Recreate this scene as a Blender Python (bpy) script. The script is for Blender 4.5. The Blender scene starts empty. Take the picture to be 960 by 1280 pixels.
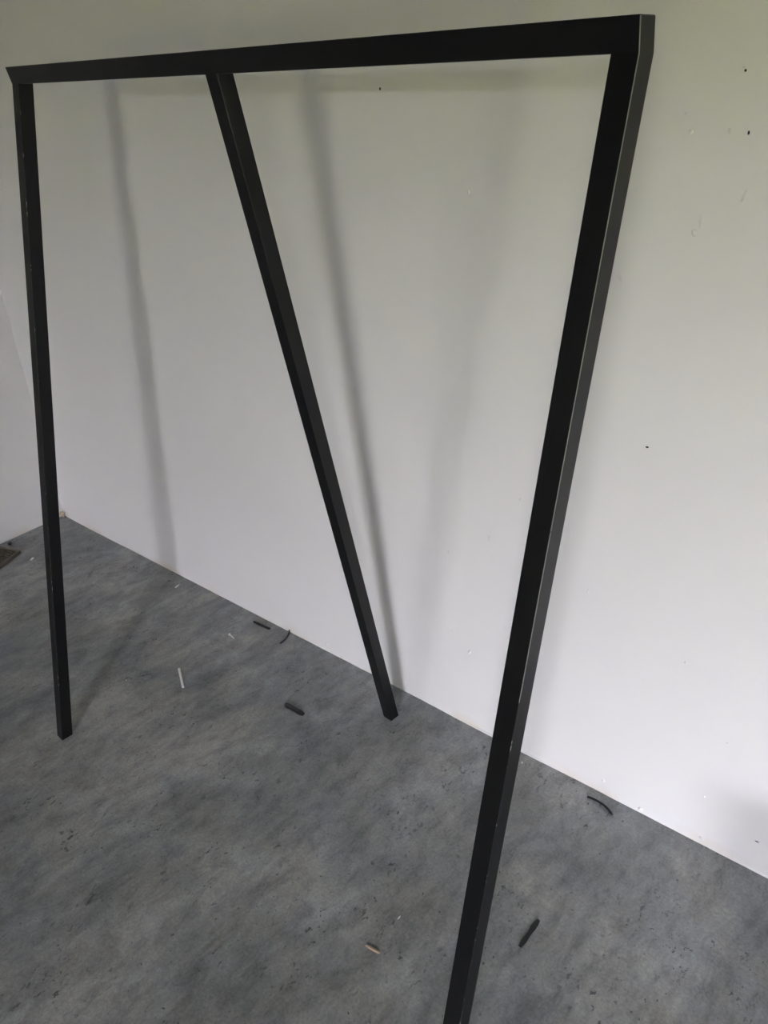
import bpy, bmesh, math, random
from math import radians as R, sin, cos, tan
from mathutils import Vector, Matrix, Euler, noise

SC = bpy.context.scene
COL = SC.collection
random.seed(7)

# ------------------------------------------------------------------ camera
FPX = 937.18                                  # focal length in pixels of the 960x1280 frame
cam_d = bpy.data.cameras.new('camera'); cam = bpy.data.objects.new('camera', cam_d); COL.objects.link(cam)
cam_d.sensor_fit = 'VERTICAL'; cam_d.sensor_height = 24.0; cam_d.sensor_width = 18.0
cam_d.lens = FPX / 1280 * 24.0
cam_d.clip_start = 0.02
PITCH, ROLL, YAW = R(30.0249), R(-2.0878), R(44.0718)
CAM = Vector((1.65113, -0.71778, 1.45878))
fw = Vector((-sin(YAW)*cos(PITCH), cos(YAW)*cos(PITCH), -sin(PITCH)))
r0 = Vector((cos(YAW), sin(YAW), 0)); u0 = r0.cross(fw)
rr = r0*cos(ROLL) + u0*sin(ROLL); uu = -r0*sin(ROLL) + u0*cos(ROLL)
m = Matrix((rr, uu, -fw)).transposed().to_4x4(); m.translation = CAM
cam.matrix_world = m
SC.camera = cam

# ------------------------------------------------------------------ view and sky
SC.view_settings.view_transform = 'Standard'; SC.view_settings.look = 'None'
SC.view_settings.gamma = 1.0; SC.view_settings.use_curve_mapping = False
SC.view_settings.exposure = 4.28
SC.cycles.max_bounces = 10; SC.cycles.diffuse_bounces = 8
SC.cycles.use_denoising = True
world = bpy.data.worlds.new('overcast'); SC.world = world; world.use_nodes = True
bg = world.node_tree.nodes['Background']
bg.inputs['Color'].default_value = (0.945, 0.90, 1.06, 1); bg.inputs['Strength'].default_value = 5.0

# ------------------------------------------------------------------ room frame: s along the back wall from the corner, t away from it
WY = R(5.1951); C0 = Vector((-1.06241, 0.26262, 0))
SV = Vector((cos(WY), sin(WY), 0)); TV = Vector((sin(WY), -cos(WY), 0))
def rm(s, t, z): return C0 + SV*s + TV*t + Vector((0, 0, z))
ROOM_S, ROOM_T, ROOM_H = 7.8, 5.3, 2.45

def portal(name, c, nrm, w, h):
    ld = bpy.data.lights.new(name, 'AREA'); ld.shape = 'RECTANGLE'; ld.size = w; ld.size_y = h
    ld.cycles.is_portal = True
    o = bpy.data.objects.new(name, ld); COL.objects.link(o)
    o.matrix_world = Matrix.Translation(c) @ nrm.to_track_quat('-Z', 'Z').to_matrix().to_4x4()
# window openings: (wall, start, end, sill, head)
WIN = [('front', 3.70, 4.66, 0.3, 1.95), ('front', 5.9, 7.4, 0.3, 1.95)]
for w_, a_, b_, z0_, z1_ in WIN:
    if w_ == 'front': portal('window_portal', rm((a_+b_)/2, ROOM_T+0.02, (z0_+z1_)/2), -TV, b_-a_, z1_-z0_)
    else: portal('window_portal', rm(ROOM_S+.02, (a_+b_)/2, (z0_+z1_)/2), -SV, b_-a_, z1_-z0_)

# ------------------------------------------------------------------ materials
def mat(name):
    m_ = bpy.data.materials.new(name); m_.use_nodes = True
    nt = m_.node_tree; b = nt.nodes['Principled BSDF']
    return m_, nt, b
def N(nt, t, **kw):
    n = nt.nodes.new(t)
    for k, v in kw.items():
        if k in n.inputs: n.inputs[k].default_value = v
        else: setattr(n, k, v)
    return n
def ramp(nt, fac, stops):
    n = nt.nodes.new('ShaderNodeValToRGB'); e = n.color_ramp.elements
    while len(e) > 1: e.remove(e[-1])
    e[0].position = stops[0][0]; e[0].color = (*stops[0][1], 1)
    for p_, c_ in stops[1:]:
        q = e.new(p_); q.color = (*c_, 1)
    nt.links.new(fac, n.inputs['Fac']); return n
def objco(nt, scale=(1, 1, 1), rot=(0, 0, 0)):
    tc = nt.nodes.new('ShaderNodeTexCoord'); mp = nt.nodes.new('ShaderNodeMapping')
    mp.inputs['Scale'].default_value = scale; mp.inputs['Rotation'].default_value = rot
    nt.links.new(tc.outputs['Object'], mp.inputs['Vector']); return mp.outputs['Vector']
def nz(nt, co, scale, detail=4, rough=.55):
    n = N(nt, 'ShaderNodeTexNoise', Scale=scale, Detail=detail, Roughness=rough)
    nt.links.new(co, n.inputs['Vector']); return n.outputs['Fac']
def mixc(nt, fac, a, b, mode='MIX'):
    n = nt.nodes.new('ShaderNodeMix'); n.data_type = 'RGBA'; n.blend_type = mode
    for src, i in ((fac, 0), (a, 6), (b, 7)):
        if hasattr(src, 'is_output'): nt.links.new(src, n.inputs[i])
        elif i == 0: n.inputs[0].default_value = src
        else: n.inputs[i].default_value = (*src, 1)
    return n.outputs[2]
def bump(nt, b, h, strength, dist):
    n = N(nt, 'ShaderNodeBump', Strength=strength, Distance=dist)
    nt.links.new(h, n.inputs['Height']); nt.links.new(n.outputs[0], b.inputs['Normal'])
def simple(name, col, rough=.6, var=.25, sc=300, metal=0):
    m_, nt, b = mat(name); co = objco(nt)
    c = mixc(nt, nz(nt, co, sc, 3), tuple(x*(1-var) for x in col), tuple(min(1, x*(1+var)) for x in col))
    nt.links.new(c, b.inputs['Base Color']); b.inputs['Roughness'].default_value = rough
    b.inputs['Metallic'].default_value = metal
    return m_

def wall_mat():
    m_, nt, b = mat('white_wall_paint'); co = objco(nt)
    big = nz(nt, co, 2.2, 4)
    c = mixc(nt, big, (.765, .75, .735), (.80, .79, .78))
    # creamy stain where the paint meets the floor
    sx = nt.nodes.new('ShaderNodeSeparateXYZ'); tc = nt.nodes.new('ShaderNodeTexCoord')
    nt.links.new(tc.outputs['Object'], sx.inputs[0])
    mr = N(nt, 'ShaderNodeMapRange'); mr.inputs['From Min'].default_value = 0.03; mr.inputs['From Max'].default_value = 0.0
    nt.links.new(sx.outputs['Z'], mr.inputs['Value'])
    mu = nt.nodes.new('ShaderNodeMath'); mu.operation = 'MULTIPLY'
    sn = ramp(nt, nz(nt, co, 6, 5), [(.5, (0, 0, 0)), (.66, (1, 1, 1))])
    nt.links.new(mr.outputs[0], mu.inputs[0]); nt.links.new(sn.outputs[0], mu.inputs[1])
    c = mixc(nt, mu.outputs[0], c, (.72, .655, .56))
    nt.links.new(c, b.inputs['Base Color']); b.inputs['Roughness'].default_value = .62
    b.inputs['Specular IOR Level'].default_value = .3
    h = nt.nodes.new('ShaderNodeMath'); h.operation = 'ADD'
    nt.links.new(nz(nt, co, 14, 3), h.inputs[0]); nt.links.new(nz(nt, co, 120, 2), h.inputs[1])
    bump(nt, b, h.outputs[0], .12, .004)
    return m_

def floor_mat():
    m_, nt, b = mat('concrete_look_vinyl')
    co = objco(nt); st = objco(nt, (1, .45, 1), (0, 0, R(-6)))
    def warp(c, sc, amt):
        n = N(nt, 'ShaderNodeTexNoise', Scale=sc, Detail=3); nt.links.new(c, n.inputs['Vector'])
        v = nt.nodes.new('ShaderNodeVectorMath'); v.operation = 'MULTIPLY_ADD'; v.inputs[1].default_value = (amt,)*3
        nt.links.new(n.outputs['Color'], v.inputs[0]); nt.links.new(c, v.inputs[2]); return v.outputs[0]
    co2 = warp(co, 9, .10); st2 = warp(st, 14, .05)
    n1 = nz(nt, co2, 3.6, 9, .66)                     # clouds
    n2 = nz(nt, st2, 24, 9, .74)                      # trowelled mottling
    n3 = nz(nt, co2, 8, 6, .62)                       # slow colour drift
    n4 = nz(nt, co, 170, 4, .7)                       # grain
    base = ramp(nt, n1, [(.34, (.180, .190, .192)), (.5, (.248, .254, .253)), (.64, (.34, .345, .34))]).outputs[0]
    m1 = ramp(nt, n2, [(.34, (.30, .30, .305)), (.5, (.5, .5, .5)), (.66, (.66, .66, .65))]).outputs[0]
    c = mixc(nt, .85, base, m1, 'OVERLAY')
    hue = ramp(nt, n3, [(.38, (.475, .50, .52)), (.5, (.5, .5, .5)), (.64, (.525, .505, .478))]).outputs[0]
    c = mixc(nt, .7, c, hue, 'OVERLAY')
    gr = ramp(nt, n4, [(.36, (.40, .40, .40)), (.64, (.60, .60, .60))]).outputs[0]
    c = mixc(nt, .7, c, gr, 'OVERLAY')
    def mask(fine, coarse):
        mu = nt.nodes.new('ShaderNodeMath'); mu.operation = 'MULTIPLY'
        nt.links.new(fine, mu.inputs[0]); nt.links.new(coarse, mu.inputs[1]); return mu.outputs[0]
    # dark pits in clusters, some drawn out
    p1 = ramp(nt, nz(nt, warp(objco(nt, (1, .6, 1), (0, 0, R(25))), 60, .01), 80, 3, .68), [(.612, (0, 0, 0)), (.66, (1, 1, 1))]).outputs[0]
    c1 = ramp(nt, nz(nt, co, 6, 4), [(.46, (.0, .0, .0)), (.62, (.9, .9, .9))]).outputs[0]
    c = mixc(nt, mask(p1, c1), c, (.062, .066, .070))
    p2 = ramp(nt, nz(nt, objco(nt, (1, .8, 1), (0, 0, R(-40))), 115, 2, .55), [(.69, (0, 0, 0)), (.725, (1, 1, 1))]).outputs[0]
    c = mixc(nt, p2, c, (.09, .095, .10))
    # fine light scuffs
    s1 = ramp(nt, nz(nt, objco(nt, (1, .22, 1), (0, 0, R(8))), 60, 5, .72), [(.62, (0, 0, 0)), (.74, (.6, .6, .6))]).outputs[0]
    s2 = ramp(nt, nz(nt, co, 4.2, 4), [(.48, (0, 0, 0)), (.62, (1, 1, 1))]).outputs[0]
    c = mixc(nt, mask(s1, s2), c, (.42, .43, .42))
    nt.links.new(c, b.inputs['Base Color'])
    b.inputs['Roughness'].default_value = .42; b.inputs['Specular IOR Level'].default_value = .45
    bump(nt, b, n4, .12, .0012)
    return m_

def black_mat():
    m_, nt, b = mat('black_powder_coat'); co = objco(nt)
    c = mixc(nt, nz(nt, co, 30, 4), (.0030, .0032, .0034), (.0060, .0064, .0066))
    nt.links.new(c, b.inputs['Base Color']); b.inputs['Roughness'].default_value = .42
    b.inputs['Specular IOR Level'].default_value = .3
    bump(nt, b, nz(nt, co, 900, 2), .08, .0004)
    return m_
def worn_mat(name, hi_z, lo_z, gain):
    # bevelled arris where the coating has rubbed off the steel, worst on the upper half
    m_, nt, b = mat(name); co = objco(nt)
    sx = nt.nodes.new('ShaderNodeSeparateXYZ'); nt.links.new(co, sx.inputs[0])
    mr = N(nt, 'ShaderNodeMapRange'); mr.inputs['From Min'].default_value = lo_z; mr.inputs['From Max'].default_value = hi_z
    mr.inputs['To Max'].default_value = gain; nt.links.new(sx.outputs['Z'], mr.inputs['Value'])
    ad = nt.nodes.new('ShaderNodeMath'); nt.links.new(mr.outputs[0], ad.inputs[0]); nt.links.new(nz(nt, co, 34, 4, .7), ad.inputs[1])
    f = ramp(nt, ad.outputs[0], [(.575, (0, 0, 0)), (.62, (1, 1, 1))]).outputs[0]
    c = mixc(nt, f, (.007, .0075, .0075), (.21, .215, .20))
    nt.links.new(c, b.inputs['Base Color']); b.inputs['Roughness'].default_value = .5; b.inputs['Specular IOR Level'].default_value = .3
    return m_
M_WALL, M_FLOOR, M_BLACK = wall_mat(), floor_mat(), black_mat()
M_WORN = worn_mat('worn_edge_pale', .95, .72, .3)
M_CHIP = worn_mat('worn_edge_chipped', 2.0, 1.0, 0.0)
M_BEIGE = simple('greige_wall_paint', (.2, .195, .18), .8, .03, 5)
M_CEIL = simple('white_ceiling_paint', (.22, .22, .205), .8, .03, 5)
M_FRAME = simple('white_window_frame', (.7, .7, .7), .4, .03, 20)
M_PLASTIC = simple('black_rubber_strip', (.007, .007, .008), .55, .3, 400)
M_WIRE = simple('black_cable_sheath', (.007, .007, .009), .35, .2, 300)
M_WHITE = simple('white_plastic', (.74, .74, .73), .4, .06, 200)
M_CRUMB = simple('white_plaster_crumb', (.80, .79, .76), .8, .08, 500)
M_SCREW = simple('zinc_screw', (.72, .74, .72), .3, .1, 500, .4)
M_WOOD = simple('pale_wood_splinter', (.50, .38, .27), .7, .2, 900)
M_BROWN = simple('brown_tray_plastic', (.018, .014, .011), .6, .3, 120)
M_BRIM = simple('brown_tray_rim', (.115, .095, .072), .4, .2, 90)
M_FILL = simple('old_cream_filler', (.60, .50, .36), .9, .2, 250)
M_HEDGE = simple('hedge_leaves', (.118, .120, .004), .8, .6, 3)
M_GRASS = simple('lawn_grass', (.135, .135, .010), .9, .4, 4)
# thin clear pane: transparent with a Fresnel reflection
M_GLASS = bpy.data.materials.new('window_glass'); M_GLASS.use_nodes = True; ng = M_GLASS.node_tree; ng.nodes.clear()
g_out = ng.nodes.new('ShaderNodeOutputMaterial'); g_mix = ng.nodes.new('ShaderNodeMixShader'); g_tr = ng.nodes.new('ShaderNodeBsdfTransparent')
g_gl = ng.nodes.new('ShaderNodeBsdfGlossy'); g_fr = ng.nodes.new('ShaderNodeFresnel'); g_gl.inputs['Roughness'].default_value = .02
g_tr.inputs['Color'].default_value = (.94, .96, .95, 1); g_fr.inputs['IOR'].default_value = 1.45
for a_, b_ in ((g_fr.outputs[0], g_mix.inputs[0]), (g_tr.outputs[0], g_mix.inputs[1]), (g_gl.outputs[0], g_mix.inputs[2]), (g_mix.outputs[0], g_out.inputs[0])): ng.links.new(a_, b_)

# ------------------------------------------------------------------ helpers
def obj(name, bm, mats, parent=None, smooth=False):
    me = bpy.data.meshes.new(name)
    bmesh.ops.recalc_face_normals(bm, faces=bm.faces[:])
    bm.to_mesh(me); bm.free()
    for x in (mats if isinstance(mats, (list, tuple)) else [mats]): me.materials.append(x)
    if smooth:
        for p_ in me.polygons: p_.use_smooth = True
    o = bpy.data.objects.new(name, me); COL.objects.link(o)
    if parent: o.parent = parent
    return o
def tag(o, label, cat, group=None):
    o['label'] = label; o['category'] = cat
    if group: o['group'] = group
    return o
def empty(name, loc):
    o = bpy.data.objects.new(name, None); COL.objects.link(o); o.location = loc; o.empty_display_size = .05; return o
def struct(o): o['kind'] = 'structure'; return o
def hexa(bm, p, mi=0):
    """p: 8 points, bottom four then top four, same order"""
    v = [bm.verts.new(q) for q in p]
    for f in ((0,1,2,3),(4,5,6,7),(0,1,5,4),(1,2,6,5),(2,3,7,6),(3,0,4,7)):
        bm.faces.new([v[i] for i in f]).material_index = mi
    return v
def slab(bm, s0, s1, t0, t1, z0, z1):
    return hexa(bm, [rm(s0,t0,z0), rm(s1,t0,z0), rm(s1,t1,z0), rm(s0,t1,z0), rm(s0,t0,z1), rm(s1,t0,z1), rm(s1,t1,z1), rm(s0,t1,z1)])
def grid_face(bm, o_, a, b, na, nb, disp=None):
    vs = [[None]*(nb+1) for _ in range(na+1)]
    for i in range(na+1):
        for j in range(nb+1):
            q = o_ + a*(i/na) + b*(j/nb)
            if disp: q = q + disp(q)
            vs[i][j] = bm.verts.new(q)
    for i in range(na):
        for j in range(nb): bm.faces.new((vs[i][j], vs[i+1][j], vs[i+1][j+1], vs[i][j+1]))

# ------------------------------------------------------------------ room shell
TH = .16
bm = bmesh.new(); slab(bm, -TH, ROOM_S+TH, -TH, ROOM_T+TH, -.12, 0)
floor = struct(obj('floor', bm, M_FLOOR))
bm = bmesh.new(); slab(bm, -TH, ROOM_S+TH, -TH, ROOM_T+TH, ROOM_H, ROOM_H+.2)
struct(obj('ceiling', bm, M_CEIL))
bm = bmesh.new(); slab(bm, -TH, ROOM_S+TH, -TH, 0, 0, ROOM_H)
wall_back = struct(obj('wall_back', bm, M_WALL))
# left wall turns 89.3 degrees from the back wall
k = tan(R(.68))
bm = bmesh.new()
L = ROOM_T+TH
hexa(bm, [rm(-TH,0,0), rm(0,0,0), rm(-k*L,L,0), rm(-TH-k*L,L,0), rm(-TH,0,ROOM_H), rm(0,0,ROOM_H), rm(-k*L,L,ROOM_H), rm(-TH-k*L,L,ROOM_H)])
wall_left = struct(obj('wall_left', bm, M_WALL))
# unseen low ledge, added right of the frame to shade the bottom-right corner
bm = bmesh.new(); slab(bm, 2.88, 3.0, 0, .52, 0, .30)
struct(obj('wall_return', bm, M_WALL))
# window walls behind the camera and to its right
def window_wall(side):
    if side == 'front':
        sl = lambda bm, a, b, d0, d1, z0, z1: slab(bm, a, b, ROOM_T+d0, ROOM_T+d1, z0, z1)
        lo, hi = 0.0, ROOM_S
    else:
        sl = lambda bm, a, b, d0, d1, z0, z1: slab(bm, ROOM_S+d0, ROOM_S+d1, a, b, z0, z1)
        lo, hi = -TH, ROOM_T+TH
    bm = bmesh.new(); cur = lo
    for i, (w_, a_, b_, z0_, z1_) in enumerate(WIN):
        if w_ != side: continue
        sl(bm, cur, a_, 0, TH, 0, ROOM_H)
        sl(bm, a_, b_, 0, TH, 0, z0_); sl(bm, a_, b_, 0, TH, z1_, ROOM_H)
        cur = b_
    sl(bm, cur, hi, 0, TH, 0, ROOM_H)
    struct(obj('wall_' + side, bm, M_BEIGE))
    for i, (w_, a_, b_, z0_, z1_) in enumerate(WIN):
        if w_ != side: continue
        loc = rm((a_+b_)/2, ROOM_T, z0_) if side == 'front' else rm(ROOM_S, (a_+b_)/2, z0_)
        e = struct(empty('window_%d' % (i+1), loc)); inv = Matrix.Translation(-loc); F = .03
        for (s0, s1, zz0, zz1) in [(a_, b_, z0_, z0_+F), (a_, b_, z1_-F, z1_), (a_, a_+F, z0_+F, z1_-F), (b_-F, b_, z0_+F, z1_-F)]:
            bm = bmesh.new(); sl(bm, s0, s1, .08, .13, zz0, zz1); bm.transform(inv)
            obj('window_frame', bm, M_FRAME, e)
        bm = bmesh.new(); sl(bm, a_+F, b_-F, .10, .106, z0_+F, z1_-F); bm.transform(inv)
        obj('pane', bm, M_GLASS, e)
window_wall('front'); window_wall('right')

# ------------------------------------------------------------------ outside: lawn and a hedge round two sides
bm = bmesh.new(); hexa(bm, [rm(a, b, z) for z in (-.35, -.15) for a, b in ((-14, ROOM_T+TH+.03), (34, ROOM_T+TH+.03), (34, ROOM_T+9.4), (-14, ROOM_T+9.4))])
tag(obj('lawn', bm, M_GRASS), 'green lawn outside the windows behind the camera', 'lawn')
hx = lambda q: Vector((noise.noise(q*1.3), noise.noise(q*1.3+Vector((9,0,0))), noise.noise(q*1.3+Vector((0,7,0)))))*.35 + Vector((noise.noise(q*5), noise.noise(q*5.1), noise.noise(q*5.2)))*.12
def hedge(o_, along, length, out, hh, label, name='hedge', cat='hedge', na=110):
    bm = bmesh.new(); nh = int(hh*5)
    grid_face(bm, o_, along*length, Vector((0,0,hh)), na, nh, hx)
    grid_face(bm, o_ + Vector((0,0,hh)), along*length, out*1.6, na, 6, hx)
    grid_face(bm, o_ + out*1.6, along*length, Vector((0,0,hh)), na, nh, hx)
    for q in (o_, o_ + along*length): grid_face(bm, q, out*1.6, Vector((0,0,hh)), 6, nh, hx)
    bmesh.ops.remove_doubles(bm, verts=bm.verts[:], dist=.02)
    tag(obj(name, bm, M_HEDGE), label, cat)
hedge(rm(-14, ROOM_T+10, -.12), SV, 48, TV, 2.6, 'low long green hedge outside along the lawn')

# ------------------------------------------------------------------ the rack
H, W, HB, LW, DL, XM = 1.5, 1.28582, .029045, .028211, .0279, .630266
B, A = R(11.5588), R(11.9549); KX = .0347
YB, ZB = HB*sin(B), H-HB*cos(B)
DB, DA = DL/cos(B), DL/cos(A)
rack = empty('clothes_rack', (W/2, 0, 0)); RI = Matrix.Translation(-rack.location)
tag(rack, 'black steel clothes rack with one top bar and three splayed legs, before the white wall', 'clothes rack')
def beam(name, pts, worn=(), chips=(), bev=.0008, label=None):
    bm = bmesh.new(); v = hexa(bm, pts)
    bm.edges.ensure_lookup_table()
    segs = []
    for lst, mi in ((worn, 1), (chips, 2)):
        for a, b in lst: segs.append((Vector(pts[a]), Vector(pts[b]), mi))
    ed = [e for e in bm.edges if not all(abs(q.co.z-ZB) < 1e-5 for q in e.verts)]
    bmesh.ops.bevel(bm, geom=ed, offset=bev, segments=1, affect='EDGES', profile=.5)
    for f in bm.faces:
        c = f.calc_center_median()
        w_ = min((e.calc_length() for e in f.edges))
        if w_ > bev*3: continue
        for p, q, mi in segs:
            d = (q-p); t = (c-p).dot(d)/d.length_squared
            if .02 < t < .98 and (c-(p+d*t)).length < bev*1.2 and len(f.verts) == 4:
                f.material_index = mi
    bm.transform(RI)
    o = obj(name, bm, [M_BLACK, M_WORN, M_CHIP], rack)
    if label: o['label'] = label
    return o
# bar: front face leans back as it goes down, in the plane of the middle leg
beam('top_bar', [(0,YB,ZB),(W,YB,ZB),(W,YB+DB,ZB),(0,YB+DB,ZB),(0,0,H),(W,0,H),(W,DB,H),(0,DB,H)], worn=[(1, 5)])
def leg(x, ang, kx, **kw):
    y1 = YB + ZB*tan(ang); d = DL/cos(ang)
    return beam('leg', [(x+kx,y1,0),(x+kx+LW,y1,0),(x+kx+LW,y1+d,0),(x+kx,y1+d,0),(x,YB,ZB),(x+LW,YB,ZB),(x+LW,YB+d,ZB),(x,YB+d,ZB)], **kw)
leg(0, -A, KX, chips=[(0, 4), (1, 5)])
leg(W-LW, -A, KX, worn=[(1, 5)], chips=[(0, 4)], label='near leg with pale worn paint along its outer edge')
leg(XM, B, 0, label='middle leg leaning back to the wall')

# ------------------------------------------------------------------ loose bits on the floor
def path_tube(pts, rad, n=8, flat=1.0):
    """closed tube through pts"""
    bm = bmesh.new(); rings = []
    P = [Vector(p) for p in pts]
    for i, p in enumerate(P):
        d = (P[min(i+1, len(P)-1)] - P[max(i-1, 0)]).normalized()
        sd = d.cross(Vector((0,0,1))).normalized(); up = sd.cross(d)
        rings.append([bm.verts.new(p + sd*cos(2*math.pi*j/n)*rad + up*sin(2*math.pi*j/n)*rad*flat) for j in range(n)])
    for a, b in zip(rings, rings[1:]):
        for j in range(n): bm.faces.new((a[j], a[(j+1)%n], b[(j+1)%n], b[j]))
    bm.faces.new(rings[0]); bm.faces.new(rings[-1][::-1])
    return bm
def bez(a, c, b, n=12):
    a, b, c = Vector(a), Vector(b), Vector(c)
    return [a*(1-t)**2 + c*2*t*(1-t) + b*t*t for t in [i/n for i in range(n+1)]]
def strip(a, b, wid, hgt, bend=0, seed=0):
    """short offcut: rounded rectangular strip with slightly ragged ends"""
    a, b = Vector((*a, 0)), Vector((*b, 0)); d = b-a; s = Vector((-d.y, d.x, 0)).normalized()
    rnd = random.Random(seed); n = 7; bm = bmesh.new(); rings = []
    for i in range(n+1):
        t = i/n; c = a + d*t + s*bend*math.sin(math.pi*t)
        w2 = wid/2*(1 + rnd.uniform(-.12, .12))*(.7 if i in (0, n) else 1); h = hgt*(1 + rnd.uniform(-.1, .1))
        prof = [(-w2, .0002), (w2, .0002), (w2*1.05, h*.6), (w2*.6, h), (-w2*.6, h), (-w2*1.05, h*.6)]
        rings.append([bm.verts.new(c + s*x + Vector((0, 0, z))) for x, z in prof])
    for p, q in zip(rings, rings[1:]):
        for j in range(6): bm.faces.new((p[j], p[(j+1)%6], q[(j+1)%6], q[j]))
    bm.faces.new(rings[0]); bm.faces.new(rings[-1][::-1])
    return bm
def centre(o):
    """put the origin of a loose mesh at its own middle"""
    me = o.data; c = sum((v.co for v in me.vertices), Vector())/len(me.vertices); c.z = 0
    me.transform(Matrix.Translation(-c)); o.location = c; return o
G1 = 'black offcuts lying on the floor'
tag(centre(obj('offcut_strip', strip((.4021,.1624),(.4668,.1700),.013,.006,0,1), M_PLASTIC)), 'thickest short black strip on the floor, lying between the two far legs of the rack', 'offcut', G1)
tag(centre(obj('offcut_strip', strip((.0519,.3396-.008),(.118,.3497-.008),.008,.004,0,2), M_PLASTIC)), 'thin black strip on the floor close along the wall, left of the bent black wire', 'offcut', G1)
tag(centre(obj('offcut_strip', strip((1.2417,.0382),(1.2389,.1060),.009,.005,0,3), M_PLASTIC)), 'black strip on the bare floor to the right of the near rack leg', 'offcut', G1)
G2 = 'bits of black cable on the floor'
rw = .0022
tag(centre(obj('cable_offcut', path_tube(bez((.1955,.3167,rw),(.1985,.352,rw+.003),(.1745,.3720,.008)), rw), M_WIRE, smooth=True)), 'bent thin black cable piece touching the foot of the wall', 'cable', G2)
tag(centre(obj('cable_offcut', path_tube(bez((1.1614,.4310,.0035),(1.2015,.4395,.009),(1.2281,.4236,.0035)), .0028), M_WIRE, smooth=True)), 'arched black cable piece near the wall, right of the near rack leg', 'cable', G2)
tag(centre(obj('plastic_stick', path_tube([(.0612,.0508,.0032),(.098,.033,.0032),(.1349,.0150,.0032)], .0034, 10), M_WHITE)), 'small straight white stick lying on the grey floor', 'stick')
# screw: head, shank with thread
scr = empty('screw', (.0461,.2418,0)); tag(scr, 'small shiny screw lying on the floor between white stick and wall', 'screw')
d = (Vector((.0776,.2392,0))-Vector((.0461,.2418,0))).normalized()
zax = Matrix.Translation((0,0,.0035)) @ d.to_track_quat('Z', 'X').to_matrix().to_4x4()
bm = bmesh.new(); bmesh.ops.create_cone(bm, cap_ends=True, segments=12, radius1=.0045, radius2=.0016, depth=.004, matrix=Matrix.Translation((0,0,.002)))
bm.transform(zax); obj('head', bm, M_SCREW, scr)
bm = bmesh.new(); nseg = 60; prev = None
for i in range(nseg+1):
    t = i/nseg; z = .004+.024*t; rad = .0016*(1-.75*max(0, (t-.8)/.2)) * (1.25 if i % 4 == 0 else 1)
    ring = [bm.verts.new((cos(j*math.pi/4)*rad, sin(j*math.pi/4)*rad, z)) for j in range(8)]
    if prev:
        for j in range(8): bm.faces.new((prev[j], prev[(j+1)%8], ring[(j+1)%8], ring[j]))
    prev = ring
bm.faces.new(prev); bm.transform(zax); obj('shank', bm, M_SCREW, scr)

def crumb(name, x, y, r, mt, label, cat, stretch=(1, 1, .6), rot=0, seed=0, z=0, group=None):
    bm = bmesh.new(); bmesh.ops.create_icosphere(bm, subdivisions=2, radius=r)
    for v in bm.verts: v.co *= 1 + .35*noise.noise(v.co*(1.3/r) + Vector((seed*3.1, 0, 0)))
    bm.transform(Matrix.Rotation(rot, 4, 'Z') @ Matrix.Diagonal((*stretch, 1)))
    zm = min(v.co.z for v in bm.verts)
    o = obj(name, bm, mt); o.location = (x, y, z - zm)
    return tag(o, label, cat, group)
crumb('plaster_crumb', -.8439, .032, .0055, M_CRUMB, 'white crumb on the floor between brown grid tray and left rack leg', 'crumb', (1.9, .8, .6), R(125), 1)
crumb('splinter', -.298, .282, .0035, M_CRUMB, 'small white sliver on the floor at the wall, left of the screw', 'splinter', (3.2, .8, .5), R(105), 2)
crumb('wood_splinter', 1.0335, -.1555, .0032, M_WOOD, 'tan wood splinter lying alone on the floor at the bottom of the picture', 'splinter', (5.6, .9, .5), R(13), 3)
crumb('plaster_crumb', 1.029, -.0745, .0016, M_CRUMB, 'tiny white speck on the floor just above the tan wood splinter', 'crumb', (3.2, .8, .5), R(95), 4)
crumb('plaster_crumb', .991, .4288-.012, .0022, M_CRUMB, 'tiny white speck on the floor at the wall just right of the near rack leg', 'crumb', (1, 1, .6), 0, 5)
crumb('dark_crumb', -1.0095, .0235, .006, M_PLASTIC, 'black crumb on the floor in front of the left wall, behind the brown grid tray', 'crumb', (1, 1.2, .9), 0, 6)
crumb('plaster_crumb', -.015, -.075, .0017, M_CRUMB, 'tiny white speck on the floor a little right of the left rack leg', 'crumb', (1, 1, .6), 0, 7)

# ------------------------------------------------------------------ gridded brown tray by the left wall
tc_ = Vector((-.918, .026, 0)); ex = Vector((-.915, -.404, 0)).normalized(); ey = Vector((.44, -.90, 0)).normalized()
tray = empty('grid_tray', tc_ + ex*.05 + ey*.14); tag(tray, 'brown gridded plastic tray with raised rim on the floor at the left edge', 'tray')
TI = Matrix.Translation(-tray.location)
def tbox(bm, x0, x1, y0, y1, z0, z1):
    q = [(x0,y0),(x1,y0),(x1,y1),(x0,y1)]
    hexa(bm, [tc_ + ex*a + ey*b + Vector((0,0,z0)) for a, b in q] + [tc_ + ex*a + ey*b + Vector((0,0,z1)) for a, b in q])
TX, TY, RW = .10, .28, .008
bm = bmesh.new(); tbox(bm, RW, TX-RW, RW, TY-RW, .001, .004); bm.transform(TI); obj('base', bm, M_BROWN, tray)
bm = bmesh.new()
for a in ((0, TX, 0, RW), (0, TX, TY-RW, TY), (0, RW, RW, TY-RW), (TX-RW, TX, RW, TY-RW)): tbox(bm, *a, 0, .014)
bm.transform(TI); bmesh.ops.bevel(bm, geom=bm.edges[:], offset=.0015, segments=1, affect='EDGES'); obj('rim', bm, M_BRIM, tray)
for i in range(7):
    x = RW + .0045 + i*.0118; bm = bmesh.new(); tbox(bm, x, x+.0032, RW, TY-RW, .004, .009); bm.transform(TI); obj('grid_bar', bm, M_BRIM, tray)
for i in range(21):
    y = RW + .008 + i*.0124; bm = bmesh.new(); tbox(bm, RW, TX-RW, y, y+.003, .004, .0086); bm.transform(TI); obj('grid_bar', bm, M_BRIM, tray)

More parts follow.
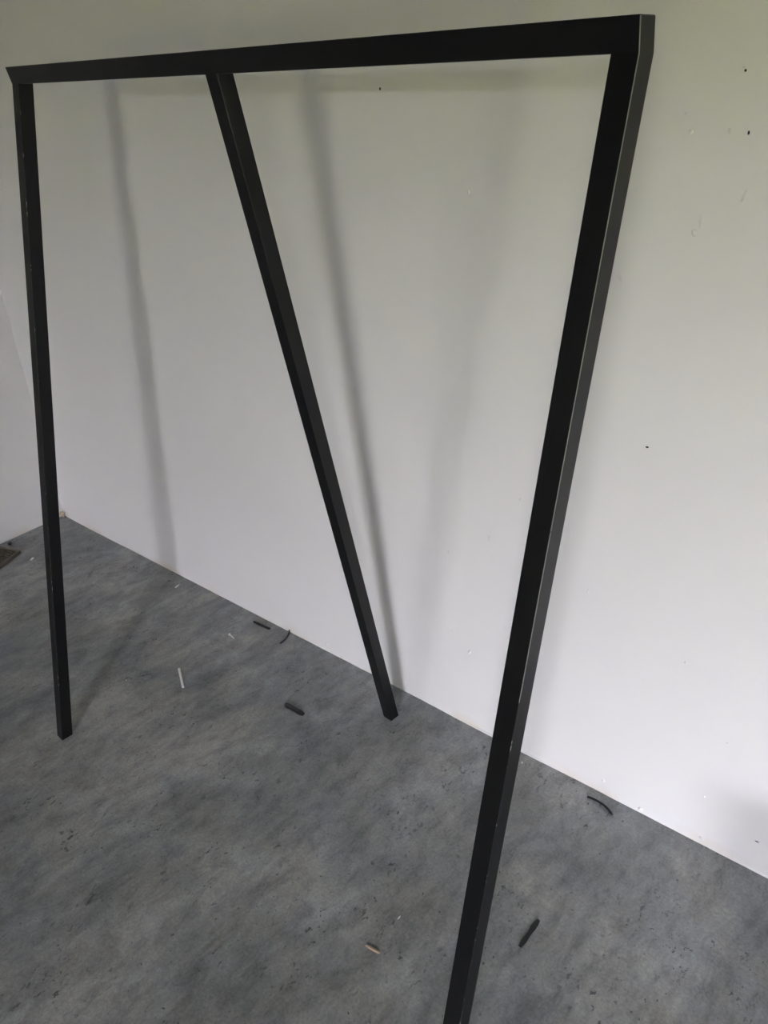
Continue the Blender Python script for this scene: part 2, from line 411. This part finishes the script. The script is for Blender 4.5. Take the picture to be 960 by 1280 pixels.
# ------------------------------------------------------------------ blemishes on the back wall (relief in the plaster)
def pix(x, y):
    return (fw + rr*((x-480)/FPX) - uu*((y-640)/FPX))
def on_wall(x, y):
    dd = pix(x, y); n = TV; t = (C0-CAM).dot(n)/dd.dot(n); return CAM + dd*t
def blemish(x, y, w, h, name='plaster_bump', mt=None, rot=0, seed=0, depth=.002):
    p = on_wall(x, y); bm = bmesh.new(); bmesh.ops.create_icosphere(bm, subdivisions=2, radius=1)
    for v in bm.verts: v.co *= 1 + .3*noise.noise(v.co*1.4 + Vector((seed*2.3, 0, 0)))
    bm.transform(Matrix.Diagonal((w, depth, h, 1))); bm.transform(Matrix.Rotation(rot, 4, 'Y')); bm.transform(Matrix.Rotation(WY, 4, 'Z'))
    o = obj(name, bm, mt or M_WALL, wall_back, True); o.location = p; return o
# the far wall's own object origin is the world origin, so children sit in world coordinates
spots = [(586,240,.003,.004),(776,346,.0025,.009),(587,815,.003,.006),(425,546,.002,.012),(801,1011,.006,.006),(754,976,.004,.004),
         (857,828,.003,.003),(909,929,.003,.002),(880,996,.004,.003),(408,805,.004,.006),(566,787,.002,.003),(868,291,.004,.006),(876,277,.0015,.009),
         (864,165,.003,.003),(858,141,.003,.002),(930,85,.002,.002),(612,672,.003,.005),(650,624,.002,.004),(735,739,.002,.006),(560,690,.002,.003),(877,1048,.006,.004),(912,164,.002,.004),(930,245,.0015,.010)]
for i, (x, y, w, h) in enumerate(spots):
    blemish(x, y, w, h, seed=i, rot=R(random.uniform(-20, 20)), mt=M_CRUMB if i in (2, 4, 5) else M_WALL, depth=.004 if i in (2, 4, 9) else .0024)
for i, (x, y, w, h) in enumerate([(809,559,.0028,.0018),(475,111,.0020,.0025),(932,88,.0016,.002),(936,166,.0016,.0028),(946,1052,.004,.0016)]):
    blemish(x, y, w, h, 'dark_nick', M_BROWN, seed=20+i, depth=.0006)
# old filler left in the corner and along the foot of the wall
crumb('filler_lump', *(rm(.012, .012, 0).xy), .010, M_FILL, 'lump of old cream filler in the corner where the two walls meet', 'filler', (1, 1, 1.3), .4, 9)
bm = bmesh.new(); rnd = random.Random(3); prev = None
for i in range(121):
    s = .02 + i*.022; h = .004 + .005*max(0, noise.noise(Vector((s*3.1, 0, 0)))*2) + rnd.uniform(0, .0015)
    t = .0012 + .0022*max(0, noise.noise(Vector((s*2.3, 5, 0)))*2) + rnd.uniform(0, .0006)
    ring = [bm.verts.new(rm(s, 0.0, h)), bm.verts.new(rm(s, t*.7, h*.55)), bm.verts.new(rm(s, t, .0001))]
    if prev:
        for j in range(2): bm.faces.new((prev[j], prev[j+1], ring[j+1], ring[j]))
    prev = ring
struct(obj('trim_1', bm, M_WALL))
